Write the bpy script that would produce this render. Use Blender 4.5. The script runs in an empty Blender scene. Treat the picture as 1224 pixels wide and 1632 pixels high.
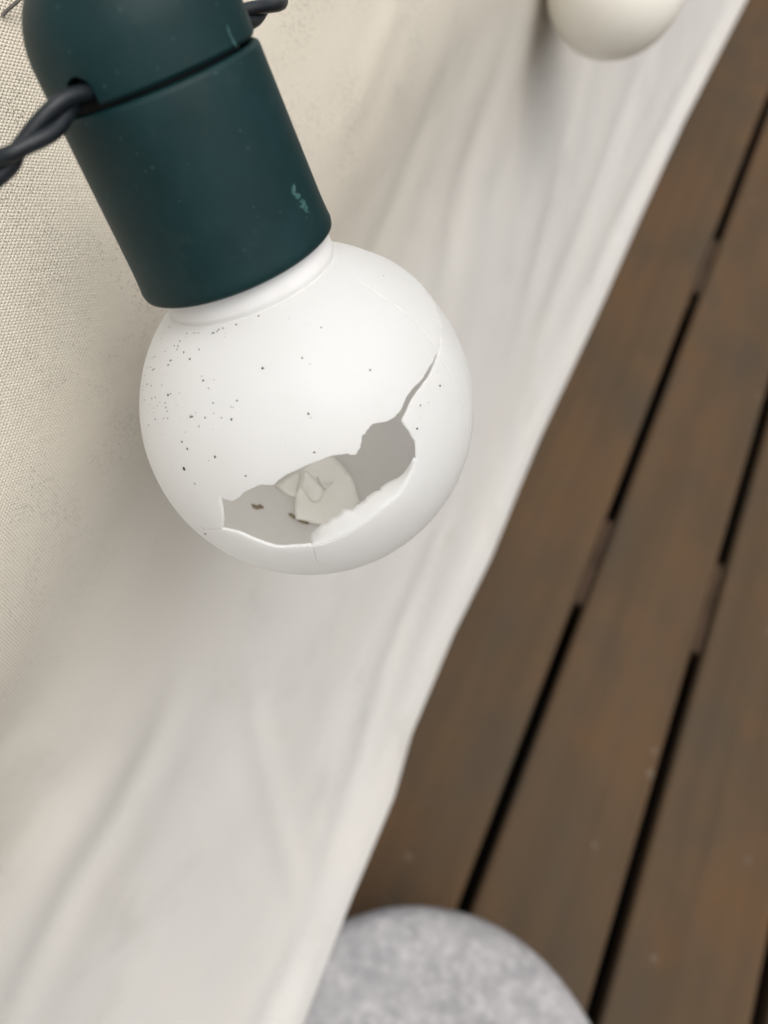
import bpy, bmesh, math, random
import numpy as np
from mathutils import Vector, Matrix, noise
from mathutils.geometry import delaunay_2d_cdt

S = bpy.context.scene
COL = S.collection
random.seed(4)
PI = math.pi

# ------------------------------------------------------------------ camera
CAM_Z = 0.75
cam = bpy.data.cameras.new('camera')
co = bpy.data.objects.new('camera', cam)
COL.objects.link(co)
S.camera = co
RX, RY, RZ = (0.90240683, 0.42961, 0.03312352), (0.39089921, -0.78390114, -0.48238658), (-0.18127253, 0.4482569, -0.87533195)
co.matrix_world = Matrix(((RX[0], -RY[0], -RZ[0], 0), (RX[1], -RY[1], -RZ[1], 0), (RX[2], -RY[2], -RZ[2], CAM_Z), (0, 0, 0, 1)))
cam.sensor_fit = 'VERTICAL'
cam.sensor_height = 36.0
cam.sensor_width = 27.0
cam.lens = 27.04
cam.clip_start = 0.005
cam.clip_end = 500
cam.dof.use_dof = True
cam.dof.focus_distance = 0.130
cam.dof.aperture_fstop = 13.5

# ------------------------------------------------------------------ sky, sun, exposure
SUN_EL, SUN_AZ = math.radians(70), math.radians(100)     # azimuth measured from +y towards +x
w = bpy.data.worlds.new('World')
S.world = w
w.use_nodes = True
nt = w.node_tree
nt.nodes.clear()
sky = nt.nodes.new('ShaderNodeTexSky')
sky.sky_type = 'NISHITA'
sky.sun_disc = False
sky.sun_elevation = SUN_EL
sky.sun_rotation = SUN_AZ
sky.dust_density = 5.0
sky.air_density = 1.0
hs = nt.nodes.new('ShaderNodeHueSaturation')
hs.inputs['Saturation'].default_value = 0.22
bg = nt.nodes.new('ShaderNodeBackground')
bg.inputs['Strength'].default_value = 0.12
wo = nt.nodes.new('ShaderNodeOutputWorld')
nt.links.new(sky.outputs[0], hs.inputs['Color'])
nt.links.new(hs.outputs[0], bg.inputs['Color'])
nt.links.new(bg.outputs[0], wo.inputs['Surface'])
sl = bpy.data.lights.new('sun', 'SUN')
sl.energy = 0.6
sl.angle = math.radians(75)
sl.color = (1.0, 0.965, 0.91)
so = bpy.data.objects.new('sun', sl)
COL.objects.link(so)
sd = Vector((math.sin(SUN_AZ) * math.cos(SUN_EL), math.cos(SUN_AZ) * math.cos(SUN_EL), math.sin(SUN_EL)))
so.rotation_euler = sd.to_track_quat('Z', 'Y').to_euler()
so.location = (0, 0, 5)
S.view_settings.view_transform = 'Standard'
S.view_settings.look = 'None'
S.view_settings.gamma = 1
S.view_settings.use_curve_mapping = False
S.view_settings.exposure = 0.69
S.render.engine = 'CYCLES'
S.cycles.max_bounces = 12
S.cycles.diffuse_bounces = 8
S.cycles.transmission_bounces = 8

# ------------------------------------------------------------------ helpers
def tag(o, label=None, cat=None, group=None, kind=None):
    if label: o['label'] = label
    if cat: o['category'] = cat
    if group: o['group'] = group
    if kind: o['kind'] = kind
    return o

def empty(name, loc, rot=None):
    o = bpy.data.objects.new(name, None)
    o.empty_display_size = 0.02
    COL.objects.link(o)
    if rot is not None:
        o.matrix_world = Matrix.Translation(loc) @ rot.to_4x4()
    else:
        o.location = loc
    return o

def mesh_obj(name, verts, faces, mat, parent=None, smooth=True, sharp=None):
    me = bpy.data.meshes.new(name)
    me.from_pydata([tuple(v) for v in verts], [], faces)
    me.update()
    return link_mesh(name, me, mat, parent, smooth, sharp)

def link_mesh(name, me, mat, parent=None, smooth=True, sharp=None):
    if mat: me.materials.append(mat)
    if smooth:
        me.polygons.foreach_set('use_smooth', [True] * len(me.polygons))
        if sharp: me.set_sharp_from_angle(angle=math.radians(sharp))
    o = bpy.data.objects.new(name, me)
    COL.objects.link(o)
    if parent: o.parent = parent
    return o

class NT:
    """small node-tree writer"""
    def __init__(s, name):
        s.m = bpy.data.materials.new(name)
        s.m.use_nodes = True
        s.t = s.m.node_tree
        s.t.nodes.clear()
        s.out = s.n('ShaderNodeOutputMaterial')
    def n(s, typ, props=None, **ins):
        nd = s.t.nodes.new(typ)
        for k, v in (props or {}).items(): setattr(nd, k, v)
        for k, v in ins.items():
            key = int(k[1:]) if k[0] == 'i' and k[1:].isdigit() else k.replace('_', ' ')
            s.set(nd.inputs[key], v)
        return nd
    def set(s, inp, v):
        if isinstance(v, bpy.types.NodeSocket): s.t.links.new(v, inp)
        elif isinstance(v, bpy.types.Node): s.t.links.new(v.outputs[0], inp)
        else:
            if hasattr(inp.default_value, '__len__') and len(inp.default_value) == 4 and len(v) == 3: v = (*v, 1)
            inp.default_value = v
    def math(s, op, a, b=0.0, c=None):
        nd = s.n('ShaderNodeMath', {'operation': op})
        s.set(nd.inputs[0], a); s.set(nd.inputs[1], b)
        if c is not None: s.set(nd.inputs[2], c)
        return nd.outputs[0]
    def mix(s, f, a, b):
        nd = s.n('ShaderNodeMix', {'data_type': 'RGBA'})
        s.set(nd.inputs[0], f); s.set(nd.inputs[6], a); s.set(nd.inputs[7], b)
        return nd.outputs[2]
    def ramp(s, f, lo, hi):
        nd = s.n('ShaderNodeMapRange', {'interpolation_type': 'SMOOTHSTEP'})
        s.set(nd.inputs[0], f)
        nd.inputs[1].default_value = lo; nd.inputs[2].default_value = hi
        return nd.outputs[0]
    def noise(s, vec, scale, detail=3.0, rough=0.55):
        nd = s.n('ShaderNodeTexNoise', Scale=scale, Detail=detail, Roughness=rough)
        s.set(nd.inputs['Vector'], vec)
        return nd.outputs[0]
    def coord(s, which='Object'):
        return s.n('ShaderNodeTexCoord').outputs[which]
    def mapping(s, vec, scale=(1, 1, 1), rot=(0, 0, 0), loc=(0, 0, 0)):
        return s.n('ShaderNodeMapping', Vector=vec, Scale=scale, Rotation=rot, Location=loc).outputs[0]
    def bump(s, h, dist, strength=1.0):
        return s.n('ShaderNodeBump', Height=h, Distance=dist, Strength=strength).outputs[0]
    def princ(s, color, rough=0.5, normal=None, **kw):
        p = s.n('ShaderNodeBsdfPrincipled', **kw)
        s.set(p.inputs['Base Color'], color); s.set(p.inputs['Roughness'], rough)
        if normal is not None: s.set(p.inputs['Normal'], normal)
        return p.outputs[0]
    def done(s, sh):
        s.t.links.new(sh, s.out.inputs['Surface'])
        return s.m

# ------------------------------------------------------------------ materials
def mat_canvas():
    k = NT('canvas cloth')
    uv = k.coord('UV')
    rot = k.mapping(uv, rot=(0, 0, -math.radians(35)))
    wob = k.noise(rot, 60.0, 2.0)
    sep = k.n('ShaderNodeSeparateXYZ', Vector=rot)
    thread = k.noise(k.mapping(rot, scale=(30, 900, 1)), 1.0, 1.0)
    U = k.math('ADD', k.math('MULTIPLY', sep.outputs[0], PI / 0.00036), k.math('MULTIPLY', wob, 6.0))
    V = k.math('ADD', k.math('MULTIPLY', sep.outputs[1], PI / 0.00056), k.math('MULTIPLY', thread, 1.2))
    wv = k.math('MULTIPLY', k.math('SINE', U), k.math('SINE', V))
    rowl = k.math('ABSOLUTE', k.math('SINE', V))
    h = k.math('ADD', k.math('MULTIPLY', wv, 0.5), k.math('MULTIPLY', rowl, 0.7))
    low = k.noise(uv, 14.0, 4.0)
    low2 = k.noise(uv, 5.0, 3.0)
    c = k.mix(k.ramp(low, 0.35, 0.65), (0.722, 0.692, 0.642), (0.700, 0.678, 0.638))
    sep0 = k.n('ShaderNodeSeparateXYZ', Vector=uv)
    # cloth colour turns yellower towards the top bend
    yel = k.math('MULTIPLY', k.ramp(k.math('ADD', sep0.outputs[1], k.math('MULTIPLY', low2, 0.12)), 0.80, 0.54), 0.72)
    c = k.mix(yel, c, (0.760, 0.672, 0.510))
    # shade painted into the weave valleys so the threads stand out
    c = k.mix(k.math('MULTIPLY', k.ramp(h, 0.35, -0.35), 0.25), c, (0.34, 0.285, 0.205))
    # soft grey grime clouds
    gr = k.ramp(k.noise(k.mapping(uv, loc=(3.1, 1.7, 0)), 22.0, 5.0, 0.65), 0.52, 0.78)
    c = k.mix(k.math('MULTIPLY', gr, 0.24), c, (0.40, 0.37, 0.32))
    # mildew specks, thickest where the cloth stays damp near its top bend
    area = k.ramp(k.math('ADD', sep0.outputs[1], k.math('MULTIPLY', low2, 0.10)), 0.70, 0.61)
    for sc, th, lo, hi, st in ((1250.0, 0.27, 0.46, 0.66, 0.75), (800.0, 0.17, 0.44, 0.64, 0.75), (1900.0, 0.31, 0.46, 0.64, 0.7)):
        vo = k.n('ShaderNodeTexVoronoi', {'voronoi_dimensions': '2D'}, Scale=sc)
        k.set(vo.inputs['Vector'], uv)
        dot = k.ramp(vo.outputs['Distance'], th, th * 0.45)
        sepc = k.n('ShaderNodeSeparateColor', Color=vo.outputs['Color'])
        pick = k.math('GREATER_THAN', sepc.outputs[0], 0.74)
        msk = k.ramp(k.noise(k.mapping(uv, loc=(sc * 0.01, 0, 0)), 42.0, 4.0, 0.65), lo, hi)
        sp = k.math('MULTIPLY', k.math('MULTIPLY', dot, pick), k.math('MULTIPLY', k.math('MULTIPLY', msk, st), area))
        c = k.mix(sp, c, (0.05, 0.045, 0.035))
    nrm = k.bump(h, 0.00018, 0.95)
    wr = k.noise(k.mapping(uv, scale=(1, 1, 1)), 60.0, 4.0)
    nrm2 = k.n('ShaderNodeBump', Height=wr, Distance=0.0008, Strength=0.35, Normal=nrm).outputs[0]
    d = k.princ(c, 0.85, nrm2, Specular_IOR_Level=0.2)
    tr = k.n('ShaderNodeBsdfTranslucent', Color=c).outputs[0]
    mx = k.n('ShaderNodeMixShader')
    k.set(mx.inputs[0], 0.08); k.set(mx.inputs[1], d); k.set(mx.inputs[2], tr)
    return k.done(mx.outputs[0])

def mat_green(name='dark green plastic', base=(0.0022, 0.0175, 0.0190)):
    k = NT(name)
    oc = k.coord('Object')
    n1 = k.noise(oc, 90.0, 4.0)
    c = k.mix(k.ramp(n1, 0.35, 0.7), base, tuple(x * 1.35 for x in base))
    vo = k.n('ShaderNodeTexVoronoi', Scale=900.0)
    k.set(vo.inputs['Vector'], oc)
    sepc = k.n('ShaderNodeSeparateColor', Color=vo.outputs['Color'])
    dot = k.math('MULTIPLY', k.ramp(vo.outputs['Distance'], 0.17, 0.07), k.math('GREATER_THAN', sepc.outputs[1], 0.78))
    c = k.mix(k.math('MULTIPLY', dot, k.math('MULTIPLY', sepc.outputs[2], 0.5)), c, (0.10, 0.17, 0.165))
    dust = k.ramp(k.noise(oc, 260.0, 5.0, 0.7), 0.50, 0.8)
    c = k.mix(k.math('MULTIPLY', dust, 0.05), c, (0.16, 0.17, 0.15))
    fine = k.noise(oc, 3800.0, 2.0)
    nrm = k.bump(fine, 0.00003, 0.5)
    ro = k.math('ADD', 0.46, k.math('MULTIPLY', n1, 0.14))
    return k.done(k.princ(c, ro, nrm, Specular_IOR_Level=0.24))

def mat_shell():
    k = NT('white bulb plastic')
    oc = k.coord('Object')
    n1 = k.noise(oc, 55.0, 4.0)
    c = k.mix(k.ramp(n1, 0.35, 0.7), (0.875, 0.88, 0.875), (0.85, 0.85, 0.84))
    grime = k.ramp(k.noise(oc, 210.0, 5.0, 0.7), 0.56, 0.80)
    c = k.mix(k.math('MULTIPLY', grime, 0.22), c, (0.60, 0.57, 0.50))
    at = k.n('ShaderNodeAttribute', {'attribute_name': 'stain'})
    c = k.mix(at.outputs['Fac'], c, (0.30, 0.26, 0.21))
    nrm = k.bump(k.noise(oc, 1500.0, 3.0), 0.00002, 0.4)
    d = k.princ(c, 0.38, nrm, Specular_IOR_Level=0.35)
    tr = k.n('ShaderNodeBsdfTranslucent', Color=(0.97, 0.965, 0.95, 1)).outputs[0]
    mx = k.n('ShaderNodeMixShader')
    k.set(mx.inputs[0], 0.64); k.set(mx.inputs[1], d); k.set(mx.inputs[2], tr)
    return k.done(mx.outputs[0])

def mat_plain(name, c1, c2, scale, rough, bump=0.0, bscale=500.0, spec=0.4):
    k = NT(name)
    oc = k.coord('Object')
    c = k.mix(k.ramp(k.noise(oc, scale, 4.0), 0.35, 0.68), c1, c2)
    nrm = k.bump(k.noise(oc, bscale, 3.0), bump, 0.6) if bump else None
    return k.done(k.princ(c, rough, nrm, Specular_IOR_Level=spec))

def mat_plank():
    k = NT('weathered brown deck board')
    oc = k.coord('Object')
    ri = k.n('ShaderNodeObjectInfo').outputs['Random']
    off = k.n('ShaderNodeCombineXYZ', X=k.math('MULTIPLY', ri, 13.0), Y=k.math('MULTIPLY', ri, 37.0))
    v = k.n('ShaderNodeVectorMath', {'operation': 'ADD'}, i0=oc, i1=off).outputs[0]
    big = k.noise(k.mapping(v, scale=(1.0, 0.6, 1)), 8.5, 5.0, 0.6)
    big2 = k.noise(k.mapping(v, scale=(1.0, 0.5, 1), loc=(5, 2, 1)), 13.0, 4.0, 0.55)
    c = k.mix(k.ramp(big, 0.36, 0.64), (0.075, 0.050, 0.0295), (0.092, 0.056, 0.0300))
    c = k.mix(k.math('MULTIPLY', k.ramp(big2, 0.46, 0.66), 0.75), c, (0.064, 0.048, 0.032))
    rust = k.ramp(k.noise(k.mapping(v, loc=(1, 7, 3)), 11.0, 4.0), 0.54, 0.72)
    c = k.mix(k.math('MULTIPLY', rust, 0.34), c, (0.112, 0.057, 0.024))
    c = k.mix(k.math('MULTIPLY', k.ramp(k.noise(k.mapping(v, scale=(60, 2.0, 60)), 1.0, 4.0), 0.4, 0.7), 0.22), c, (0.036, 0.026, 0.017))
    vo = k.n('ShaderNodeTexVoronoi', Scale=36.0)
    k.set(vo.inputs['Vector'], v)
    sepc = k.n('ShaderNodeSeparateColor', Color=vo.outputs['Color'])
    spot = k.math('MULTIPLY', k.ramp(vo.outputs['Distance'], 0.17, 0.05), k.math('GREATER_THAN', sepc.outputs[0], 0.76))
    c = k.mix(k.math('MULTIPLY', k.math('MULTIPLY', spot, sepc.outputs[1]), 0.5), c, (0.19, 0.165, 0.135))
    grain = k.noise(k.mapping(v, scale=(260, 5, 260)), 1.0, 3.0)
    nrm = k.bump(grain, 0.0006, 0.5)
    return k.done(k.princ(c, 0.78, nrm, Specular_IOR_Level=0.10))

def mat_felt():
    k = NT('mottled grey felt')
    oc = k.coord('Object')
    n1 = k.noise(oc, 58.0, 3.0, 0.6)
    n2 = k.noise(oc, 150.0, 3.0, 0.6)
    c = k.mix(k.ramp(n1, 0.34, 0.66), (0.245, 0.240, 0.242), (0.318, 0.308, 0.308))
    c = k.mix(k.math('MULTIPLY', k.ramp(n2, 0.44, 0.70), 0.65), c, (0.42, 0.40, 0.395))
    c = k.mix(k.math('MULTIPLY', k.ramp(k.noise(oc, 85.0, 3.0), 0.55, 0.75), 0.5), c, (0.18, 0.18, 0.19))
    nrm = k.bump(n2, 0.003, 0.6)
    return k.done(k.princ(c, 0.95, nrm, Specular_IOR_Level=0.1))

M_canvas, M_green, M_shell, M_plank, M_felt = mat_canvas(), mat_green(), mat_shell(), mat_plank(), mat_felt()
M_teal = mat_plain('scraped teal plastic', (0.012, 0.055, 0.055), (0.045, 0.115, 0.105), 1900.0, 0.6)
M_cord = mat_plain('black cord rubber', (0.0055, 0.0080, 0.0105), (0.012, 0.0155, 0.019), 300.0, 0.42, 0.00004, 1500.0)
M_black = mat_plain('black inner plastic', (0.006, 0.008, 0.009), (0.012, 0.014, 0.015), 200.0, 0.6)
M_speck = mat_plain('black mildew', (0.004, 0.0035, 0.003), (0.010, 0.009, 0.007), 3000.0, 0.9)
M_dirt = mat_plain('brown dirt crumb', (0.16, 0.12, 0.075), (0.34, 0.29, 0.20), 1200.0, 0.95)
M_shard = mat_plain('loose bulb shell plastic', (0.87, 0.86, 0.81), (0.84, 0.825, 0.765), 160.0, 0.55, 0.00002, 1200.0, 0.3)
M_neck = mat_plain('grey bulb collar plastic', (0.70, 0.69, 0.67), (0.66, 0.645, 0.615), 120.0, 0.42, 0.00002, 1500.0, 0.35)  # collar a little greyer than the globe
M_joist = mat_plain('brown joist timber', (0.045, 0.029, 0.019), (0.070, 0.045, 0.030), 20.0, 0.85, 0.0, 500.0, 0.08)
M_soil = mat_plain('dark soil under deck', (0.012, 0.011, 0.010), (0.03, 0.026, 0.02), 12.0, 0.95)
M_whole = mat_plain('cream bulb plastic', (0.89, 0.855, 0.76), (0.87, 0.83, 0.73), 40.0, 0.35, 0.00002, 900.0)

# ------------------------------------------------------------------ ground and deck
mesh_g = mesh_obj('ground', [(-60, -60, -0.22), (60, -60, -0.22), (60, 60, -0.22), (-60, 60, -0.22)], [(0, 1, 2, 3)], M_soil, smooth=False)
tag(mesh_g, 'dark soil under the brown deck boards', kind='structure')

deck = empty('deck', (0, 0, 0))
tag(deck, 'brown deck of long boards with dark open gaps', kind='structure')
PITCH, GAP = 0.1268, 0.0120

def box_mesh(name, sx, sy, sz, bev, seg=2):
    bm = bmesh.new()
    bmesh.ops.create_cube(bm, size=1.0)
    for v in bm.verts: v.co = Vector((v.co.x * sx, v.co.y * sy, v.co.z * sz))
    if bev: bmesh.ops.bevel(bm, geom=list(bm.edges), offset=bev, segments=seg, affect='EDGES', profile=0.5)
    me = bpy.data.meshes.new(name)
    bm.to_mesh(me); bm.free()
    return me
pm = box_mesh('plank', PITCH - GAP, 6.0, 0.026, 0.0050, 3)
p0 = link_mesh('plank', pm, M_plank, deck, smooth=False)
xs = [0.0770 - PITCH / 2 + PITCH * i for i in range(-9, 11)]
for i, x in enumerate(xs):
    p = p0 if i == 0 else p0.copy()
    if i: COL.objects.link(p)
    p.parent = deck
    p.location = (x, 1.6, -0.013 + (0.0 if i % 3 else -0.0006))
jm = box_mesh('joist', 2.7, 0.116, 0.09, 0.003, 1)
j0 = link_mesh('joist', jm, M_joist, deck, smooth=False)
for i, y in enumerate([0.4405 + 0.4985 * n for n in range(-3, 8)]):
    j = j0 if i == 0 else j0.copy()
    if i: COL.objects.link(j)
    j.parent = deck
    j.location = (0.1, y, -0.026 - 0.002 - 0.045)

sm_ = box_mesh('spacer', GAP - 0.0012, 0.112, 0.02, 0.0012, 1)
s0 = None
for x in xs[1:]:
    for y in [0.4405 + 0.4985 * n for n in range(-3, 8)]:
        if s0 is None: o = s0 = link_mesh('spacer', sm_, M_joist, deck, smooth=False)
        else: o = s0.copy(); COL.objects.link(o)
        o.parent = deck
        o.location = (x - PITCH / 2, y + random.uniform(-.004, .004), -0.016 - random.uniform(0, .003))

# ------------------------------------------------------------------ canvas cover
PROF = [(-.60, .045), (-.40, .03), (-.25, .022), (-.18, .028), (-.143, .042), (-.127, .060), (-.118, .080), (-.111, .0964), (-.1017, .113), (-.0935, .131), (-.0895, .15), (-.0880, .177), (-.083, .22), (-.072, .27), (-.0555, .34), (-.036, .41), (-.019, .45)]
def catmull(p, n=40):
    p = np.array(p)
    p = np.vstack([2 * p[0] - p[1], p, 2 * p[-1] - p[-2]])
    o = []
    for i in range(1, len(p) - 2):
        for q in range(n):
            t = q / n
            a, b, c, e = p[i - 1:i + 3]
            o.append(.5 * ((2 * b) + (c - a) * t + (2 * a - 5 * b + 4 * c - e) * t * t + (3 * b - a - 3 * c + e) * t ** 3))
    o.append(p[-2])
    return np.array(o)
pc = catmull(PROF)
ps = np.r_[0, np.cumsum(np.hypot(*np.diff(pc, axis=0).T))]
SMAX = ps[-1]
ys = np.r_[np.arange(-0.45, -0.16, 0.012), np.arange(-0.16, 0.46, 0.0035), np.arange(0.46, 1.1, 0.006), np.arange(1.1, 2.6, 0.02)]
ss = np.r_[np.arange(0.39, SMAX - 0.001, 0.0032), [SMAX - 0.0008, SMAX]]
YY, SS = np.meshgrid(ys, ss, indexing='ij')
X0 = np.interp(SS, ps, pc[:, 0]); D0 = np.interp(SS, ps, pc[:, 1])
# hem wanders a little along its length
hem_y = [-0.5, -0.045, 0.015, 0.07, 0.105, 0.172, 0.23, 0.333, 0.434, 0.553, 0.742, 0.98, 1.3, 2.7]
hem_x = [-.002, -.0068, -.0096, -.0106, -.0160, -.0180, -.0162, -.0195, -.0199, -.0203, -.0208, -.0140, -.0180, -.018]
hx = np.interp(YY, hem_y, hem_x)
wgt = np.clip((D0 - 0.27) / (0.45 - 0.27), 0, 1) ** 1.5
X0 = X0 + (hx + 0.019) * wgt
dpx = np.interp(SS + .002, ps, pc[:, 0]) - np.interp(SS - .002, ps, pc[:, 0])
dpd = np.interp(SS + .002, ps, pc[:, 1]) - np.interp(SS - .002, ps, pc[:, 1])
ln = np.hypot(dpx, dpd)
NX, NZ = dpd / ln, dpx / ln            # normal towards the open side (+x, +z)
FOLDS = [  # polyline in (y, s), amplitude, half width, one-sidedness
    ([(0.045, 0.668), (0.0196, 0.677), (-0.0048, 0.6795), (-0.0238, 0.6795), (-0.0476, 0.685), (-0.10, 0.70)], -0.0026, 0.0075),
    ([(0.0585, 0.700), (0.0343, 0.7667), (-0.0051, 0.8654)], -0.0022, 0.006),
    ([(-0.0051, 0.8654), (0.0542, 0.8493), (0.1132, 0.8301), (0.1534, 0.8216), (0.24, 0.80)], -0.0034, 0.011),
    ([(-0.0075, 0.8683), (-0.0286, 0.8647), (-0.0478, 0.8634), (-0.10, 0.865)], -0.0034, 0.010),
    ([(0.34, 0.60), (0.3017, 0.6315), (0.2801, 0.6478), (0.2632, 0.6625), (0.2456, 0.6839), (0.215, 0.73)], -0.0036, 0.012),
    ([(0.262, 0.585), (0.2339, 0.6039), (0.2068, 0.6183), (0.1907, 0.6248), (0.165, 0.64)], -0.0016, 0.007),
    ([(0.62, 0.75), (0.5409, 0.7782), (0.4473, 0.7993), (0.398, 0.8127), (0.33, 0.83)], -0.0045, 0.017),
    ([(1.0, 0.868), (0.7225, 0.868), (0.5554, 0.860), (0.40, 0.858)], -0.0050, 0.012),
    ([(0.235, 0.550), (0.2192, 0.5568), (0.21, 0.5606), (0.1985, 0.5641), (0.1842, 0.5693), (0.1621, 0.5694)], 0.0013, 0.0035),
    ([(0.03, 0.615), (-0.0054, 0.6179), (-0.0094, 0.6426), (-0.04, 0.655)], -0.0045, 0.014),
    ([(0.3684, 0.6283), (0.362, 0.66), (0.345, 0.70), (0.32, 0.745)], -0.0018, 0.016),
    ([(0.50, 0.62), (0.42, 0.70), (0.36, 0.765), (0.31, 0.80)], -0.0028, 0.013),
    ([(0.14, 0.62), (0.10, 0.70), (0.085, 0.78), (0.05, 0.83)], -0.0016, 0.016),
]
def seg_dist(P, Q, y, s):
    dy, ds = Q[0] - P[0], Q[1] - P[1]
    t = np.clip(((y - P[0]) * dy + (s - P[1]) * ds) / (dy * dy + ds * ds), 0, 1)
    return np.hypot(y - P[0] - t * dy, s - P[1] - t * ds), t
disp = np.zeros_like(YY)
for poly, amp, wd in FOLDS:
    best = np.full(YY.shape, 9.0); par = np.zeros(YY.shape)
    n = len(poly) - 1
    for i in range(n):
        dd, t = seg_dist(poly[i], poly[i + 1], YY, SS)
        m = dd < best
        best[m] = dd[m]; par[m] = (i + t[m]) / n
    fade = np.clip(np.minimum(par, 1 - par) * 3.2 + 0.12, 0, 1)
    amp *= 0.40
    disp += amp * np.exp(-(best / wd) ** 2) * fade
    disp -= 0.45 * amp * np.exp(-((best - 2.0 * wd) / (1.2 * wd)) ** 2) * fade   # the cloth rises beside a crease
# loose ripples
act = np.clip((SS - 0.53) / 0.12, 0, 1)
flat = np.zeros_like(YY)
it = np.nditer([YY, SS, flat], op_flags=[['readonly'], ['readonly'], ['writeonly']])
for y, s, f in it:
    f[...] = noise.noise((float(y) * 7 + float(s) * 6, float(s) * 9 - float(y) * 2, 0.3)) * 0.0030 + noise.noise((float(y) * 16, float(s) * 26, 4.3)) * 0.0007
disp += flat * act * (1 - 0.55 * np.clip((SS - 0.78) / 0.1, 0, 1))
disp += np.sin((YY * 0.9 + SS * 0.55) * 2 * PI / 0.075 + 2 * np.sin(YY * 9)) * 0.0002 * act * np.clip((YY - 0.22) / 0.15, 0, 1) * np.clip((0.84 - SS) / 0.08, 0, 1)
disp *= 1 - 0.35 * np.clip((SS - 0.80) / 0.09, 0, 1)
# rolled hem
disp += 0.0005 * np.exp(-((SS - (SMAX - 0.012)) / 0.008) ** 2)
XX = X0 + disp * NX
ZZ = CAM_Z - D0 + disp * NZ
ny, ns = YY.shape
V = np.stack([XX, YY, ZZ], -1).reshape(-1, 3)
idx = np.arange(ny * ns).reshape(ny, ns)
F = np.stack([idx[:-1, :-1], idx[1:, :-1], idx[1:, 1:], idx[:-1, 1:]], -1).reshape(-1, 4)
me = bpy.data.meshes.new('canvas_cover')
me.from_pydata(V.tolist(), [], F.tolist())
uvl = me.uv_layers.new(name='UVMap')
lv = np.empty(len(me.loops), dtype=np.int32)
me.loops.foreach_get('vertex_index', lv)
uvs = np.stack([YY, SS], -1).reshape(-1, 2)[lv]
uvl.data.foreach_set('uv', uvs.astype(np.float32).ravel())
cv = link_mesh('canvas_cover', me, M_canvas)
sm = cv.modifiers.new('thickness', 'SOLIDIFY')
sm.thickness = 0.0009; sm.offset = 0.0
tag(cv, 'cream woven canvas cover with mildew specks and soft folds, hanging behind the string lights', 'canvas')

# ------------------------------------------------------------------ grey stool
def lathe(prof, seg=96, a0=0.0, close=False):
    vs, fs = [], []
    for r, z in prof:
        for i in range(seg):
            a = a0 + 2 * PI * i / seg
            vs.append((r * math.cos(a), r * math.sin(a), z))
    n = len(prof)
    for j in range(n if close else n - 1):
        j2 = (j + 1) % n
        for i in range(seg):
            i2 = (i + 1) % seg
            fs.append((j * seg + i, j * seg + i2, j2 * seg + i2, j2 * seg + i))
    return vs, fs
st = empty('stool', (0.0740, -0.0715, 0.0))
tag(st, 'round mottled grey stool with a domed top, standing on the deck beside the canvas edge', 'stool')
R0, HT = 0.1127, 0.240
prof = [(0.0005, HT), (0.03, HT), (0.06, HT - .0008), (0.082, HT - .0010), (0.098, HT - .0016), (0.1055, HT - .0030), (0.1095, HT - .0055), (0.1118, HT - .0095), (R0, HT - .015), (R0 + .0005, HT - .045), (R0 + .001, 0.05), (R0 - .001, 0.036), (R0 - .006, 0.028), (0.0005, 0.027)]
vs, fs = lathe(prof, 96)
def wob(v, a):
    n = noise.noise((v[0] * 40, v[1] * 40, v[2] * 40))
    return (v[0] * (1 + a * n), v[1] * (1 + a * n), v[2] + 0.0006 * n)
so_ = mesh_obj('cushion', [wob(v, 0.006) for v in vs], fs, M_felt, st)
vs, fs = lathe([(0.0005, 0.0275), (R0 - .012, 0.0275), (R0 - .012, 0.001), (0.0005, 0.001)], 48)
mesh_obj('base', vs, fs, M_black, st, sharp=40)

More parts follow.
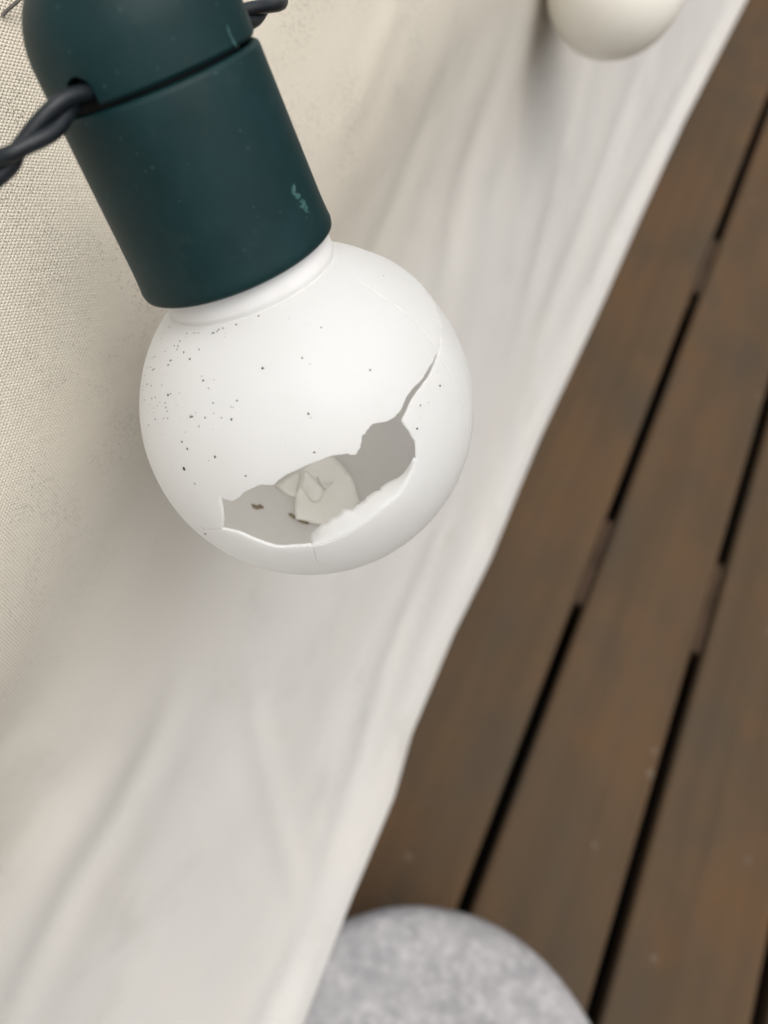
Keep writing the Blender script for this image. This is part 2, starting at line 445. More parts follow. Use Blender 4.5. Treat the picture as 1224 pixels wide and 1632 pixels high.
# ------------------------------------------------------------------ broken bulb data (bulb-local: +Z towards the cap, metres or angles)
HOLE = [[1.1435,-1.006],[1.2639,-0.995],[1.338,-0.9986],[1.3839,-1.0107],[1.4261,-1.0183],[1.4432,-0.9729],[1.4679,-0.9019],[1.54,-0.8262],[1.5949,-0.7758],[1.6278,-0.7275],[1.6736,-0.6499],[1.6959,-0.5934],[1.7034,-0.5407],[1.7156,-0.4865],[1.7462,-0.4452],[1.7755,-0.3787],[1.799,-0.2982],[1.8122,-0.2201],[1.8239,-0.1678],[1.8282,-0.1002],[1.8318,-0.0404],[1.8324,0.0389],[1.8251,0.1149],[1.8054,0.1819],[1.7889,0.2431],[1.7728,0.2555],[1.766,0.2757],[1.7535,0.3017],[1.7635,0.3352],[1.7632,0.3704],[1.7734,0.3812],[1.7792,0.4084],[1.7968,0.4317],[1.7974,0.4563],[1.7882,0.4779],[1.7945,0.4983],[1.7887,0.5274],[1.787,0.5592],[1.7775,0.5955],[1.7627,0.6215],[1.7363,0.6632],[1.7082,0.7043],[1.6868,0.7436],[1.6702,0.7745],[1.6533,0.8077],[1.6545,0.8122],[1.6392,0.8484],[1.6241,0.8936],[1.6082,0.9531],[1.5884,1.0142],[1.5674,1.0549],[1.5391,1.1046],[1.4999,1.1597],[1.4521,1.213],[1.4163,1.2593],[1.3756,1.3102],[1.3158,1.3796],[1.2528,1.4378],[1.1755,1.5111],[1.0812,1.5847],[0.9787,1.6636],[0.8575,1.7399],[0.7162,1.8206],[0.5488,1.8891],[0.5393,1.8841],[0.6914,1.8222],[0.8341,1.7431],[0.9573,1.659],[1.0586,1.5819],[1.142,1.5089],[1.2201,1.4329],[1.2803,1.3687],[1.3392,1.3033],[1.4059,1.2261],[1.4627,1.1512],[1.4984,1.0952],[1.53,1.0397],[1.5516,0.98],[1.5691,0.9215],[1.5838,0.8687],[1.5929,0.8298],[1.559,0.8211],[1.5204,0.8176],[1.4858,0.8023],[1.4471,0.7968],[1.4182,0.7531],[1.3931,0.7129],[1.3773,0.672],[1.3662,0.6263],[1.3633,0.5723],[1.3594,0.517],[1.3514,0.4628],[1.3481,0.4163],[1.3617,0.3436],[1.3638,0.2683],[1.3588,0.1938],[1.3506,0.1055],[1.3384,0.0204],[1.3246,-0.061],[1.3119,-0.1389],[1.2969,-0.2292],[1.2758,-0.3227],[1.2939,-0.3418],[1.2775,-0.4285],[1.2675,-0.4855],[1.246,-0.5444],[1.2357,-0.6012],[1.2349,-0.6569],[1.2373,-0.7201],[1.2344,-0.7851],[1.231,-0.8369],[1.2184,-0.8904],[1.183,-0.9463]]
CRACK = [[1.5929,0.8298],[1.5638,0.9849],[1.4732,1.1631],[1.3241,1.3445],[1.1307,1.5346],[0.8975,1.7062],[0.7403,1.8092],[0.5398,1.889]]
HAIR1 = [[1.3592,2.0776],[1.3591,1.9768],[1.3135,1.8982],[1.2465,1.8555],[1.2015,1.7867],[1.159,1.72],[1.1245,1.6497],[1.0912,1.5864]]
HAIR2 = [[1.0814,1.5184],[1.034,1.4835],[0.9814,1.4197],[0.9313,1.3548],[0.8871,1.2796],[0.8419,1.1949],[0.782,1.1007],[0.7033,1.0108]]
HAIR3 = [[0.8933,-1.1666],[1.0081,-1.1015],[1.1268,-1.0192]]
HAIR4 = [[1.2561,-0.326],[1.1962,-0.3297],[1.135,-0.3322],[1.0771,-0.325],[1.0181,-0.2878]]
FLAP_OUT = [[0.02667,0.01367,-0.0002],[0.02691,0.01315,-0.00117],[0.02717,0.01248,-0.00206],[0.02751,0.01156,-0.00279],[0.02781,0.01059,-0.00351],[0.02806,0.00962,-0.00428],[0.02826,0.00874,-0.0048],[0.02865,0.00724,-0.005],[0.02892,0.0057,-0.00542],[0.02908,0.00415,-0.00594],[0.02918,0.00228,-0.00646],[0.02915,0.00044,-0.00693],[0.02904,-0.00134,-0.0073],[0.02885,-0.00306,-0.0075],[0.02855,-0.00506,-0.00757],[0.0281,-0.00712,-0.00759]]
FLAP_IN = [[0.02276,0.01233,-0.00468],[0.02321,0.0112,-0.00523],[0.02354,0.01049,-0.00523],[0.02385,0.0098,-0.00518],[0.0244,0.00861,-0.00469],[0.02483,0.00732,-0.00462],[0.02523,0.00561,-0.00486],[0.02556,0.0036,-0.00503],[0.02561,0.00262,-0.00538],[0.02568,0.00137,-0.0055],[0.02565,0.00041,-0.0058],[0.02573,1e-05,-0.00545],[0.02573,-0.00033,-0.00544],[0.02557,-0.00182,-0.00587],[0.02529,-0.00333,-0.0064],[0.02497,-0.00456,-0.00689],[0.02445,-0.00577,-0.00779],[0.02406,-0.0065,-0.0084],[0.0236,-0.00707,-0.0092]]
SH_BIG = [[-0.6869,-0.1372],[-0.6973,-0.0641],[-0.6671,-0.0059],[-0.5822,0.0301],[-0.4862,0.0618],[-0.4168,0.07],[-0.3513,0.0668],[-0.2866,0.0584],[-0.2197,0.0569],[-0.2015,0.008],[-0.164,-0.0417],[-0.1355,-0.1181],[-0.0971,-0.2386],[-0.1623,-0.3434],[-0.1959,-0.4443],[-0.3058,-0.4277],[-0.4079,-0.4025],[-0.4588,-0.3688],[-0.5255,-0.3359],[-0.6155,-0.3025],[-0.6685,-0.2282]]
SH_LEFT = [[-0.5343,-0.5286],[-0.6041,-0.4251],[-0.6677,-0.2777],[-0.6768,-0.192],[-0.6151,-0.2288],[-0.559,-0.286],[-0.4992,-0.3419],[-0.4074,-0.3922],[-0.4584,-0.4601]]
SH_CHIP = [[-0.6022,-0.292],[-0.5948,-0.2555],[-0.5475,-0.2295],[-0.4852,-0.2016],[-0.4163,-0.1725],[-0.361,-0.201],[-0.3208,-0.2338],[-0.3182,-0.2708],[-0.3671,-0.3048],[-0.4247,-0.324],[-0.4695,-0.3449]]
SH_SLIVER = [[-0.5393,-0.1915],[-0.4931,-0.1788],[-0.4627,-0.1413],[-0.4693,-0.08],[-0.4377,-0.1239],[-0.4069,-0.158],[-0.4507,-0.1816]]
DIRT = [[-0.3426,-0.7475],[-0.3383,-0.7059],[-0.3562,-0.6806],[-0.3259,-0.6554],[-0.3064,-0.7105],[-0.3156,-0.7392]]
DIRT2 = [[-0.2773,-0.4807],[-0.2702,-0.4528],[-0.2353,-0.4333],[-0.2108,-0.4277],[-0.237,-0.459]]
DIRT3 = [[-0.1729,-0.434],[-0.1595,-0.3887],[-0.1369,-0.3556],[-0.1246,-0.3624],[-0.144,-0.4064]]
SPECKS = [[0.4505,-0.4287,0.7831,0.14],[0.7045,-0.0945,0.7034,0.14],[0.6442,-0.6934,0.3228,0.233],[0.6196,-0.6366,0.4591,0.14],[0.6544,-0.6233,0.4281,0.14],[0.6981,-0.6719,0.2475,0.093],[0.7757,-0.4948,0.3918,0.14],[0.8778,-0.3865,0.2829,0.093],[0.768,-0.3352,0.5458,0.14],[0.6838,-0.4599,0.5665,0.117],[0.6766,-0.5105,0.5306,0.093],[0.6225,-0.5359,0.5704,0.117],[0.6298,-0.5258,0.5717,0.117],[0.4996,-0.6667,0.5531,0.093],[0.4821,-0.6554,0.5815,0.093],[0.4652,-0.6544,0.5961,0.093],[0.4482,-0.6506,0.6131,0.093],[0.448,-0.6163,0.6477,0.14],[0.4625,-0.598,0.6546,0.093],[0.3153,-0.7306,0.6057,0.093],[0.3491,-0.7021,0.6206,0.093],[0.2119,-0.6716,0.71,0.093],[0.2278,-0.6596,0.7162,0.093],[0.1629,-0.6372,0.7533,0.093],[0.3419,-0.561,0.7539,0.093],[0.3378,-0.541,0.7702,0.093],[0.3453,-0.5335,0.7721,0.093],[0.3324,-0.4848,0.809,0.093],[0.3226,-0.4723,0.8203,0.093],[0.2954,-0.4926,0.8186,0.084],[0.3117,-0.453,0.8352,0.093],[0.3898,-0.4492,0.8039,0.093],[0.5831,-0.3982,0.7081,0.093],[0.6253,-0.3859,0.6784,0.07],[0.6796,-0.3908,0.6208,0.079],[0.741,-0.2721,0.6139,0.093],[0.7364,-0.3803,0.5595,0.079],[0.3281,-0.8151,0.4774,0.093],[0.3987,-0.751,0.5263,0.093],[0.8799,0.0273,0.4744,0.131],[0.9526,-0.0197,0.3036,0.14],[0.7225,0.1023,0.6837,0.093],[0.6197,0.2442,0.7459,0.084],[0.2268,0.663,0.7134,0.084],[0.339,0.759,0.5559,0.084],[0.6678,0.7129,0.2142,0.117],[0.8506,0.5073,0.1385,0.117],[0.7922,0.5676,0.2242,0.093],[0.7685,0.3893,0.5078,0.093],[0.3155,-0.4012,0.86,0.093],[0.4392,-0.2698,0.8569,0.093],[0.441,-0.2629,0.8581,0.084],[0.4475,-0.2429,0.8607,0.084],[0.4444,-0.2326,0.8651,0.093],[0.4531,-0.2084,0.8668,0.093],[0.4773,-0.1396,0.8676,0.121],[0.4907,-0.0185,0.8711,0.084],[0.4924,-0.0223,0.8701,0.07],[0.1224,-0.4988,0.858,0.084],[0.1924,-0.7468,0.6366,0.079],[0.2655,-0.71,0.6522,0.079],[0.2175,-0.7918,0.5708,0.075],[0.4699,-0.6933,0.5464,0.075],[0.3658,-0.3512,0.8619,0.065],[0.3517,-0.3633,0.8627,0.065],[0.3762,-0.3383,0.8626,0.065],[0.455,-0.3644,0.8125,0.084],[0.2082,-0.735,0.6453,0.065],[0.5907,-0.7942,-0.1427,0.14]]
SCUFF1 = [[0.8869,0.04042],[0.9089,0.04008],[0.8598,0.03978],[0.8263,0.03929],[0.858,0.03875],[0.9111,0.03857],[0.9145,0.03796],[0.8476,0.03798],[0.8153,0.03862],[0.7959,0.0395],[0.8165,0.04006]]
SCUFF2 = [[0.9056,0.03802],[0.9521,0.0375],[0.941,0.03685],[0.9615,0.03629],[0.9237,0.03585],[0.9342,0.03535],[0.881,0.03584],[0.8668,0.03658],[0.8147,0.03728],[0.8785,0.03727],[0.8476,0.03798]]
SCUFF3 = [[0.8529,0.06079],[0.8504,0.06032],[0.8571,0.05899],[0.8817,0.05806],[0.852,0.05802],[0.8318,0.05909],[0.8262,0.06009]]
CRACK_UP = 0.00035
CRACK_DN = 0.0003
CRACK_SIGN = -1
TWIST = 1.6
CORD_L = [[-0.14415,0.03131,0.64737],[-0.10378,0.04131,0.66926],[-0.08441,0.04781,0.68115],[-0.0748,0.05433,0.68753],[-0.07302,0.0574,0.68895],[-0.07182,0.06085,0.68979]]
CORD_R = [[-0.07216,0.10205,0.68217],[-0.07167,0.10552,0.68121],[-0.07134,0.10945,0.6803],[-0.07168,0.11438,0.67947],[-0.07324,0.12061,0.67842],[-0.07557,0.12847,0.67721]]
B2_AT = [-0.05858,0.36966,0.57443]
THREAD = [[-0.11798,0.09909,0.67232],[-0.11727,0.10048,0.673],[-0.11627,0.10221,0.67379],[-0.11577,0.10451,0.67441]]

BULB_LOC = Vector((-0.04519201, 0.0721322, 0.63449313))
BULB_ROT = Matrix(((0.573527, 0.686628, -0.446775), (-0.698361, 0.694902, 0.171475), (0.428204, 0.213665, 0.878059)))
R = 0.030
TH = 0.00050
NECK_R = 0.0142

def from_ae(p, rad):
    th = math.hypot(p[0], p[1])
    if th < 1e-9: return Vector((0, 0, -rad))
    s = math.sin(th) / th
    return Vector((p[0] * s * rad, p[1] * s * rad, -math.cos(th) * rad))

def inside(p, poly):
    x, y = p; r = False; j = len(poly) - 1
    for i in range(len(poly)):
        xi, yi = poly[i]; xj, yj = poly[j]
        if (yi > y) != (yj > y) and x < (xj - xi) * (y - yi) / (yj - yi) + xi: r = not r
        j = i
    return r

def resample(pl, step, closed=False, rough=0.0):
    out = []
    n = len(pl)
    for i in range(n if closed else n - 1):
        a, b = Vector(pl[i]), Vector(pl[(i + 1) % n])
        L = (b - a).length
        m = max(1, int(round(L / step)))
        nrm = Vector((-(b - a).y, (b - a).x)) / max(L, 1e-9)
        for q in range(m):
            j = rough * (random.random() - 0.5) if q else 0.0
            out.append(tuple(a.lerp(b, q / m) + nrm * j))
    if not closed: out.append(tuple(pl[-1]))
    return out

def pl_dist(p, pl, closed=False):
    best = 9.0; side = 0.0; par = 0.0
    n = len(pl)
    for i in range(n if closed else n - 1):
        ax, ay = pl[i]; bx, by = pl[(i + 1) % n]
        dx, dy = bx - ax, by - ay
        L2 = dx * dx + dy * dy
        t = 0 if L2 < 1e-12 else max(0, min(1, ((p[0] - ax) * dx + (p[1] - ay) * dy) / L2))
        ex, ey = p[0] - ax - t * dx, p[1] - ay - t * dy
        d = math.hypot(ex, ey)
        if d < best:
            best = d; side = dx * ey - dy * ex; par = (i + t) / n
    return best, side, par

TH_MAX = PI - math.asin(NECK_R / R)         # polar angle at the neck

CRACK_D = CRACK + [[CRACK[-1][0] + 4 * (CRACK[-1][0] - CRACK[-2][0]), CRACK[-1][1] + 4 * (CRACK[-1][1] - CRACK[-2][1])]]
def build_shell():
    pts, edges, kind = [], [], []
    def chain(pl, closed, kd):
        s0 = len(pts)
        for p in pl: pts.append(Vector(p)); kind.append(kd)
        n = len(pl)
        for i in range(n if closed else n - 1): edges.append((s0 + i, s0 + (i + 1) % n))
    hole = resample(HOLE, 0.022, True, 0.004)
    chain(hole, True, 1)
    segs = 128
    rim = [(TH_MAX * math.cos(2 * PI * i / segs), TH_MAX * math.sin(2 * PI * i / segs)) for i in range(segs)]
    chain(rim, True, 2)
    hairs = []
    for hname in (HAIR1, HAIR2, HAIR3, HAIR4):
        pl = resample(hname, 0.025)
        pl = [p for p in pl if pl_dist(p, hole, True)[0] > 0.012]
        if len(pl) < 3: continue
        hairs.append(pl)
        lft, rgt = [], []
        for i, p in enumerate(pl):
            a = Vector(pl[max(0, i - 1)]); b = Vector(pl[min(len(pl) - 1, i + 1)])
            t = (b - a).normalized(); nn = Vector((-t.y, t.x)) * 0.0075
            lft.append(tuple(Vector(p) + nn)); rgt.append(tuple(Vector(p) - nn))
        chain(pl, False, 3); chain(lft, False, 0); chain(rgt, False, 0)
    step = 0.030
    nr = int(TH_MAX / step)
    for q in range(nr):
        th = (q + 0.5) * step
        if th > TH_MAX - step * 0.6: break
        m = max(6, int(2 * PI * math.sin(th) / step)) if th < PI / 2 else max(90, int(2 * PI * math.sin(th) / step))
        for i in range(m):
            a = 2 * PI * (i + 0.5 * (q % 2)) / m
            p = (th * math.cos(a), th * math.sin(a))
            if pl_dist(p, HOLE, True)[0] < 0.016: continue
            if any(pl_dist(p, h)[0] < 0.016 for h in hairs): continue
            pts.append(Vector(p)); kind.append(0)
    vo, eo, fo, ov, oe, of = delaunay_2d_cdt(pts, edges, [], 0, 1e-6)
    kd = [max([kind[i] for i in ov[v]] or [0]) for v in range(len(vo))]
    faces = []
    for f in fo:
        c = (vo[f[0]] + vo[f[1]] + vo[f[2]]) / 3
        if inside(c, hole) or c.length > TH_MAX: continue
        faces.append(tuple(f))
    used = sorted({v for f in faces for v in f})
    mp = {v: i for i, v in enumerate(used)}
    faces = [tuple(mp[v] for v in f) for f in faces]
    outer, inner, stain = [], [], []
    for v in used:
        p = tuple(vo[v])
        rr = R
        d, side, par = pl_dist(p, CRACK_D)
        if d < 0.5:
            fall = math.exp(-(d / 0.20) ** 2) * (0.12 + 0.88 * max(0.0, min(1.0, (par - 0.45) / 0.4)))
            rr += (CRACK_UP if side * CRACK_SIGN > 0 else -CRACK_DN) * fall
        s = 0.0
        if kd[v] == 3: rr -= 0.00018; s = 0.75
        n = from_ae(p, 1.0)
        rr += 0.00006 * noise.noise(n * 4.0)
        outer.append(n * rr); inner.append(n * (rr - TH)); stain.append(s)
    # orientation
    f = faces[0]
    nn = (outer[f[1]] - outer[f[0]]).cross(outer[f[2]] - outer[f[0]])
    if nn.dot(outer[f[0]]) < 0: faces = [t[::-1] for t in faces]
    N = len(outer)
    allf = list(faces) + [tuple(i + N for i in t[::-1]) for t in faces]
    cnt = {}
    for t in faces:
        for i in range(3):
            a, b = t[i], t[(i + 1) % 3]
            cnt[(a, b)] = 1
    for (a, b) in list(cnt):
        if (b, a) not in cnt: allf.append((b, a, a + N, b + N))
    return outer + inner, allf, stain + [0.0] * N

bulb = empty('broken_bulb', BULB_LOC, BULB_ROT)
tag(bulb, 'broken white globe bulb with a jagged hole and crack, screwed into the green lamp holder', 'light bulb')
vs, fs, stn = build_shell()
shell = mesh_obj('globe', vs, fs, M_shell, bulb, sharp=38)
at = shell.data.attributes.new('stain', 'FLOAT', 'POINT')
at.data.foreach_set('value', stn)

# neck of the bulb: collar with a small shoulder, running up into the holder
zt = math.sqrt(R * R - NECK_R * NECK_R)
OFF = Vector((0.000247, -0.000607, 0))
prof = [(NECK_R + .0000, zt - .0006), (NECK_R - .00006, zt - .0001), (NECK_R - .00002, zt + .0002), (NECK_R + .0002, zt + .0005), (NECK_R + .0002, zt + .0012), (NECK_R, zt + .0024), (NECK_R - .0003, zt + .0032), (NECK_R - .0006, zt + .0060), (NECK_R - .0030, zt + .0064), (NECK_R - .0030, zt + .016), (NECK_R - .0045, zt + .016), (NECK_R - .0045, zt + .004), (NECK_R - .0012, zt + .0022), (NECK_R - .0008, zt - .0007)]
vs, fs = lathe(prof, 128, 0, True)
mesh_obj('neck', vs, fs, M_neck, bulb, sharp=50)

# flap: strip of shell folded inwards along the lower right side of the hole
def strip(name, A, B, mat, parent, th):
    n = 40
    def rs(pl):
        pl = [Vector(p) for p in pl]
        L = [0]
        for i in range(1, len(pl)): L.append(L[-1] + (pl[i] - pl[i - 1]).length)
        o = []
        for k in range(n):
            t = L[-1] * k / (n - 1)
            i = max(j for j in range(len(L)) if L[j] <= t + 1e-12)
            i = min(i, len(pl) - 2)
            o.append(pl[i].lerp(pl[i + 1], (t - L[i]) / max(1e-9, L[i + 1] - L[i])))
        return o
    A, B = rs(A), rs(B)
    vs, m = [], 6
    for k in range(n):
        for j in range(m):
            t = j / (m - 1)
            p = A[k].lerp(B[k], t)
            p = p * (1 + 0.004 * math.sin(PI * t) + 0.006 * t * noise.noise(p * 700)) + (A[k] - B[k]) * t * 0.16 * (noise.noise(B[k] * 1500) + 0.6 * noise.noise(B[k] * 4000))
            vs.append(p)
    fs = [(k * m + j, (k + 1) * m + j, (k + 1) * m + j + 1, k * m + j + 1) for k in range(n - 1) for j in range(m - 1)]
    nn = (vs[fs[0][1]] - vs[fs[0][0]]).cross(vs[fs[0][3]] - vs[fs[0][0]])
    if nn.dot(vs[0]) < 0: fs = [f[::-1] for f in fs]
    o = mesh_obj(name, vs, fs, mat, parent)
    md = o.modifiers.new('thickness', 'SOLIDIFY'); md.thickness = th; md.offset = -1
    return o
fl = strip('folded_flap', FLAP_OUT, FLAP_IN, M_shell, bulb, 0.0007)
fl['label'] = 'strip of shell folded inwards along the lower edge of the hole'

# mildew specks: too small to pick apart
bm = bmesh.new()
for x, y, z, r in SPECKS:
    n = Vector((x, y, z)).normalized()
    rr = r * 0.00145 * (0.9 + 0.3 * random.random())
    mt = Matrix.Translation(n * R) @ n.to_track_quat('Z', 'Y').to_matrix().to_4x4() @ Matrix.Diagonal((rr * random.uniform(.8, 1.2), rr * random.uniform(.8, 1.2), rr * 0.35, 1))
    bmesh.ops.create_icosphere(bm, subdivisions=1, radius=1.0, matrix=mt)
# finer specks scattered round the left shoulder
for _ in range(70):
    b = Vector(random.choice(SPECKS)[:3]).normalized()
    n = (b + Vector((random.gauss(0, .07), random.gauss(0, .07), random.gauss(0, .07)))).normalized()
    if n.z > 0.86: continue
    th = math.acos(max(-1, min(1, -n.z))); a = math.atan2(n.y, n.x)
    if inside((th * math.cos(a), th * math.sin(a)), HOLE): continue
    rr = random.uniform(0.00004, 0.00009)
    mt = Matrix.Translation(n * R) @ n.to_track_quat('Z', 'Y').to_matrix().to_4x4() @ Matrix.Diagonal((rr, rr, rr * 0.5, 1))
    bmesh.ops.create_icosphere(bm, subdivisions=1, radius=1.0, matrix=mt)
me = bpy.data.meshes.new('mildew_specks')
bm.to_mesh(me); bm.free()
tag(link_mesh('mildew_specks', me, M_speck, bulb), kind='stuff')

# ------------------------------------------------------------------ loose fragments lying inside the globe
def shard(name, poly, rad, th, tilt, mat, label, cat, curve=1.0):
    poly = resample(poly, 0.03, True, 0.006)
    n = len(poly)
    pts = [Vector(p) for p in poly]
    ed = [(i, (i + 1) % n) for i in range(n)]
    x0, x1 = min(p.x for p in pts), max(p.x for p in pts); y0, y1 = min(p.y for p in pts), max(p.y for p in pts)
    st_ = 0.035
    x = x0
    while x < x1:
        y = y0
        while y < y1:
            if inside((x, y), poly) and pl_dist((x, y), poly, True)[0] > 0.018: pts.append(Vector((x, y)))
            y += st_
        x += st_
    vo, eo, fo, a, b, c = delaunay_2d_cdt(pts, ed, [], 0, 1e-6)
    fo = [f for f in fo if inside(tuple((vo[f[0]] + vo[f[1]] + vo[f[2]]) / 3), poly)]
    used = sorted({v for f in fo for v in f}); mp = {v: i for i, v in enumerate(used)}
    cx = sum(p[0] for p in poly) / n; cy = sum(p[1] for p in poly) / n
    P = []
    for v in used:
        dx, dy = vo[v].x - cx, vo[v].y - cy
        r = rad + (tilt[0] * dx + tilt[1] * dy) * 0.03 - curve * 0.004 * (dx * dx + dy * dy)
        P.append(from_ae(tuple(vo[v]), r))
    fs = [tuple(mp[v] for v in f) for f in fo]
    nn = (P[fs[0][1]] - P[fs[0][0]]).cross(P[fs[0][2]] - P[fs[0][0]])
    if nn.dot(P[0]) > 0: fs = [f[::-1] for f in fs]      # faces look into the globe
    cen = sum(P, Vector()) / len(P)
    o = mesh_obj(name, [p - cen for p in P], fs, mat)
    md = o.modifiers.new('thickness', 'SOLIDIFY'); md.thickness = th; md.offset = -1
    o.matrix_world = Matrix.Translation(BULB_LOC + BULB_ROT @ cen) @ BULB_ROT.to_4x4()
    return tag(o, label, cat, 'loose pieces inside the broken bulb')
shard('shell_fragment', SH_BIG, 0.0282, 0.0006, (0.10, 0.06), M_shard, 'largest cream shell fragment lying inside the broken bulb', 'fragment')
shard('shell_fragment', SH_LEFT, 0.0288, 0.0005, (-0.02, 0.0), M_shard, 'cream shell fragment half under the upper left of the largest one', 'fragment')
shard('shell_fragment', SH_CHIP, 0.0271, 0.0005, (0.06, -0.05), M_shard, 'oval cream chip lying on top of the largest fragment', 'fragment')
shard('shell_fragment', SH_SLIVER, 0.0272, 0.0005, (0.0, 0.16), M_shard, 'tiny triangular sliver beside the oval chip', 'fragment')
shard('dirt_crumb', DIRT, 0.02905, 0.0003, (0, 0), M_dirt, 'brown dirt smear on the inner wall at the left of the hole', 'dirt')
shard('dirt_crumb', DIRT2, 0.0289, 0.0003, (0, 0), M_dirt, 'brown crumb at the lower left corner of the largest fragment', 'dirt')
shard('dirt_crumb', DIRT3, 0.0280, 0.0003, (0, 0), M_dirt, 'thin brown crumb along the bottom edge of the largest fragment', 'dirt')

# ------------------------------------------------------------------ lamp holder
A1, A2, ATOP = 0.0306, 0.05745, 0.07455
RB, RT = 0.01588, 0.0150
def cut_copy(me, cutter_bm):
    a = bpy.data.objects.new('tmp_a', me); COL.objects.link(a)
    cm = bpy.data.meshes.new('tmp_c'); cutter_bm.to_mesh(cm); cutter_bm.free()
    b = bpy.data.objects.new('tmp_b', cm); COL.objects.link(b)
    md = a.modifiers.new('cut', 'BOOLEAN'); md.operation = 'DIFFERENCE'; md.object = b; md.solver = 'EXACT'
    dg = bpy.context.evaluated_depsgraph_get()
    out = bpy.data.meshes.new_from_object(a.evaluated_get(dg))
    bpy.data.objects.remove(a); bpy.data.objects.remove(b)
    return out
NOTCH_A = -0.655
def holder_meshes():
    body = [(RB - .0014, A1 + .0002), (RB - .0004, A1), (RB + .0001, A1 + .0003), (RB + .00025, A1 + .0011), (RB + .0001, A1 + .0021)]
    for q in range(1, 9):
        t = q / 9
        body.append((RB + (RT - RB) * t, A1 + .0021 + (A2 - A1 - .0031) * t))
    body += [(RT, A2 - .0009), (RT - .00012, A2 - .0004), (RT - .0005, A2 - .0001), (RT - .0011, A2), (RT - .0016, A2 - .0002), (RT - .0016, A1 + .004), (RB - .0016, A1 + .0012)]
    vb, fb = lathe(body, 128, 0, True)
    g = A2 + .00042
    cr = RT - .0002
    outer = [(cr - .0010, g), (cr - .0003, g + .0001), (cr, g + .0005), (cr, g + .0025), (cr - .0001, g + .0045)]
    zc = g + .0045
    hh = ATOP - zc
    for q in range(1, 15):
        a = PI / 2 * q / 14
        e = 0.80
        outer.append(((cr - .0001) * max(1e-4, math.cos(a)) ** e + .00002, zc + hh * math.sin(a)))
    inner = [(r_ - .0013 if r_ > .003 else r_ * .4, z_ - .0013) for r_, z_ in outer[::-1][:-3]]
    inner[-1] = (cr - .0013, g + .0012)
    vc, fc = lathe(outer + inner, 128, 0, True)
    me = bpy.data.meshes.new('cap')
    me.from_pydata(vc, [], fc); me.update()
    bmx = bmesh.new(); bmx.from_mesh(me)
    bmesh.ops.recalc_face_normals(bmx, faces=bmx.faces); bmx.to_mesh(me); bmx.free()
    # arch-shaped notch right through both sides of the cap
    cb = bmesh.new()
    prof2 = [(-.0021, -.004), (.0021, -.004), (.0021, .0020)] + [(.0021 * math.cos(a), .0020 + .0019 * math.sin(a)) for a in [PI * i / 10 for i in range(1, 10)]] + [(-.0021, .0020)]
    ux = Vector((math.cos(NOTCH_A), math.sin(NOTCH_A), 0)); uy = Vector((-ux.y, ux.x, 0))
    lo = [cb.verts.new(ux * -.03 + uy * a + Vector((0, 0, g + b))) for a, b in prof2]
    hi = [cb.verts.new(ux * .03 + uy * a + Vector((0, 0, g + b))) for a, b in prof2]
    n = len(prof2)
    cb.faces.new(lo[::-1]); cb.faces.new(hi)
    for i in range(n): cb.faces.new((lo[i], lo[(i + 1) % n], hi[(i + 1) % n], hi[i]))
    bmesh.ops.recalc_face_normals(cb, faces=cb.faces)
    cap = cut_copy(me, cb)
    col = [(.0122, A2 - .004), (.0122, g + .004), (.0112, g + .004), (.0112, A2 - .004)]
    return (vb, fb), cap, lathe(col, 64, 0, True)

HB, HCAP, HCOL = holder_meshes()
def cyl_patch(name, poly, mat, parent, lift):
    """worn patch lying on the tapered body: (azimuth, height) outline"""
    n = len(poly)
    def pos(a, z, l):
        rr = (RB + (RT - RB) * (z - A1 - .0021) / (A2 - A1 - .0031) if z < A2 else RT - .0001) + l
        return Vector((rr * math.cos(a), rr * math.sin(a), z))
    ca = sum(p[0] for p in poly) / n; cz = sum(p[1] for p in poly) / n
    vs = [pos(ca, cz, lift)] + [pos(ca + (p[0] - ca) * .7, cz + (p[1] - cz) * .7, lift) for p in poly] + [pos(p[0], p[1], -0.00003) for p in poly]
    fs = []
    for i in range(n):
        j = (i + 1) % n
        fs += [(0, 1 + i, 1 + j), (1 + i, 1 + n + i, 1 + n + j, 1 + j)]
    nn = (vs[fs[0][1]] - vs[0]).cross(vs[fs[0][2]] - vs[0])
    if nn.dot(Vector((vs[0].x, vs[0].y, 0))) < 0: fs = [f[::-1] for f in fs]
    return mesh_obj(name, vs, fs, mat, parent)
def make_holder(loc, rot, label, scuffs):
    h = empty('lamp_holder', loc, rot)
    tag(h, label, 'lamp holder', 'lamp holders on the string light cord')
    b = mesh_obj('body', HB[0], HB[1], M_green, h, sharp=50)
    c = link_mesh('cap', HCAP.copy(), M_green, h, sharp=35)
    i = mesh_obj('inner_collar', HCOL[0], HCOL[1], M_black, h, sharp=50)
    if scuffs:
        for pl in (SCUFF1, SCUFF2): cyl_patch('scuff_mark', pl, M_teal, b, 0.00003)
        cyl_patch('scuff_mark', SCUFF3, M_teal, c, 0.00002)
    return h
make_holder(BULB_LOC + BULB_ROT @ OFF, BULB_ROT, 'dark green plastic lamp holder with a scuff mark, holding the broken bulb', True)

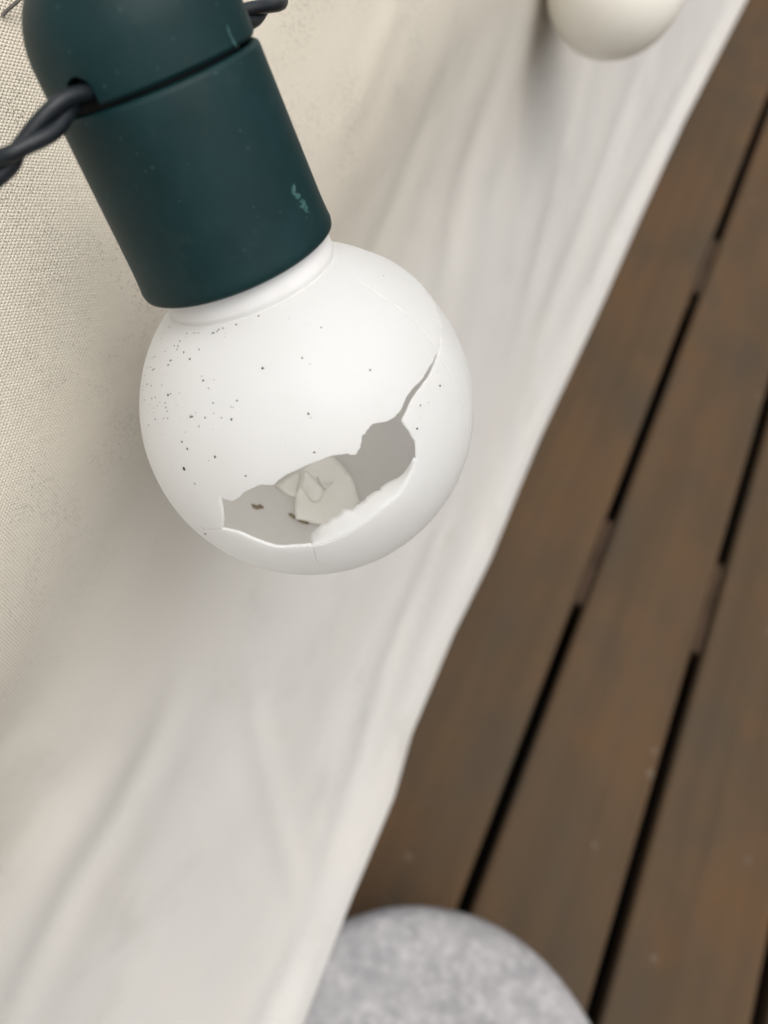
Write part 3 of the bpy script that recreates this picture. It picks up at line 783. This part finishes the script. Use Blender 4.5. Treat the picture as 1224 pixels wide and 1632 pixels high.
# ------------------------------------------------------------------ whole bulb further along the string
B2 = Vector(B2_AT)
z2 = Vector((-0.30, 0.02, 0.95)).normalized()
x2 = Vector((0.2, -1, 0.1)); x2 = (x2 - x2.dot(z2) * z2).normalized()
ROT2 = Matrix((x2, z2.cross(x2), z2)).transposed()
b2 = empty('globe_bulb', B2, ROT2)
tag(b2, 'whole cream white globe bulb hanging against the canvas at the top of the photo', 'light bulb')
prof = [(max(1e-5, R * math.sin(t)), -R * math.cos(t)) for t in [TH_MAX * i / 48 for i in range(49)]]
vs, fs = lathe(prof, 96)
mesh_obj('globe', vs, [f[::-1] for f in fs], M_whole, b2)
vs, fs = lathe([(NECK_R + .0002, zt - .0007), (NECK_R + .00035, zt - .0001), (NECK_R + .0001, zt + .0010), (NECK_R, zt + .0024), (NECK_R - .0006, zt + .0060), (NECK_R - .0030, zt + .0064), (NECK_R - .0030, zt + .016)], 96)
mesh_obj('neck', vs, [f[::-1] for f in fs], M_whole, b2, sharp=50)
make_holder(B2, ROT2, 'dark green plastic lamp holder above the whole cream bulb', False)

# ------------------------------------------------------------------ twisted cord
def catm3(p, n=30):
    return [Vector(v) for v in catmull([tuple(x) for x in p], n)]
def cord_path():
    def hp(loc, rot, a, r, z): return loc + rot @ (Vector((r * math.cos(a), r * math.sin(a), z)))
    L1 = BULB_LOC + BULB_ROT @ OFF
    zc = A2 + .0022
    p = [Vector(v) for v in CORD_L]
    p += [hp(L1, BULB_ROT, NOTCH_A, .0165, zc), hp(L1, BULB_ROT, NOTCH_A, .008, zc), hp(L1, BULB_ROT, NOTCH_A, -.008, zc), hp(L1, BULB_ROT, NOTCH_A, -.0165, zc)]
    p += [Vector(v) for v in CORD_R]
    e = hp(B2, ROT2, NOTCH_A, .017, zc)
    p += [Vector((-0.095, 0.20, 0.667)), Vector((-0.093, 0.27, 0.657)), e, hp(B2, ROT2, NOTCH_A, 0, zc), hp(B2, ROT2, NOTCH_A, -.017, zc), Vector((-.10, .50, .66)), Vector((-.10, .70, .65))]
    return catm3(p, 24)
path = cord_path()
acc = [0.0]
for i in range(1, len(path)): acc.append(acc[-1] + (path[i] - path[i - 1]).length)
step = 0.0007
npt = int(acc[-1] / step)
pa = np.array([tuple(v) for v in path])
sa = np.linspace(0, acc[-1], npt)
CP = np.stack([np.interp(sa, acc, pa[:, q]) for q in range(3)], -1)
TG = np.gradient(CP, axis=0); TG /= np.linalg.norm(TG, axis=1)[:, None]
up = np.array([0.2, 0.1, 1.0])
N1 = up - (TG @ up)[:, None] * TG; N1 /= np.linalg.norm(N1, axis=1)[:, None]
N2 = np.cross(TG, N1)
SR, PT = 0.00098, 0.0225
cord = empty('string_light_cord', Vector(CP[len(CP) // 3]))
tag(cord, 'black twisted two-strand cord running through the green lamp holders', 'cord')
org = Vector(CP[len(CP) // 3])
for kx in (0, 1):
    ph = 2 * PI * sa / PT + PI * kx + TWIST
    cen = CP + (np.cos(ph)[:, None] * N1 + np.sin(ph)[:, None] * N2) * SR * 0.9
    tg = np.gradient(cen, axis=0); tg /= np.linalg.norm(tg, axis=1)[:, None]
    n1 = N1 - (N1 * tg).sum(1)[:, None] * tg; n1 /= np.linalg.norm(n1, axis=1)[:, None]
    n2 = np.cross(tg, n1)
    m = 12
    ring = [cen + SR * (math.cos(2 * PI * i / m) * n1 + math.sin(2 * PI * i / m) * n2) for i in range(m)]
    V = np.stack(ring, 1).reshape(-1, 3) - np.array(org)
    k_ = len(cen)
    fs = [(a * m + i, a * m + (i + 1) % m, (a + 1) * m + (i + 1) % m, (a + 1) * m + i) for a in range(k_ - 1) for i in range(m)]
    mesh_obj('strand', V.tolist(), fs, M_cord, cord)

# thin loose thread at the top left corner, lying on the canvas
tp = catm3([Vector(v) for v in THREAD], 10)
m = 8
vs = []
for i, p in enumerate(tp):
    t = (tp[min(i + 1, len(tp) - 1)] - tp[max(i - 1, 0)]).normalized()
    a = t.orthogonal().normalized(); b = t.cross(a)
    r = 0.00030
    for q in range(m): vs.append(p + r * (math.cos(2 * PI * q / m) * a + math.sin(2 * PI * q / m) * b))
fs = [(i * m + q, i * m + (q + 1) % m, (i + 1) * m + (q + 1) % m, (i + 1) * m + q) for i in range(len(tp) - 1) for q in range(m)]
tag(mesh_obj('loose_thread', vs, fs, mat_plain('grey thread', (0.10, 0.09, 0.08), (0.16, 0.15, 0.13), 300.0, 0.9)), 'short thin grey thread lying on the canvas beside the green cap', 'thread')
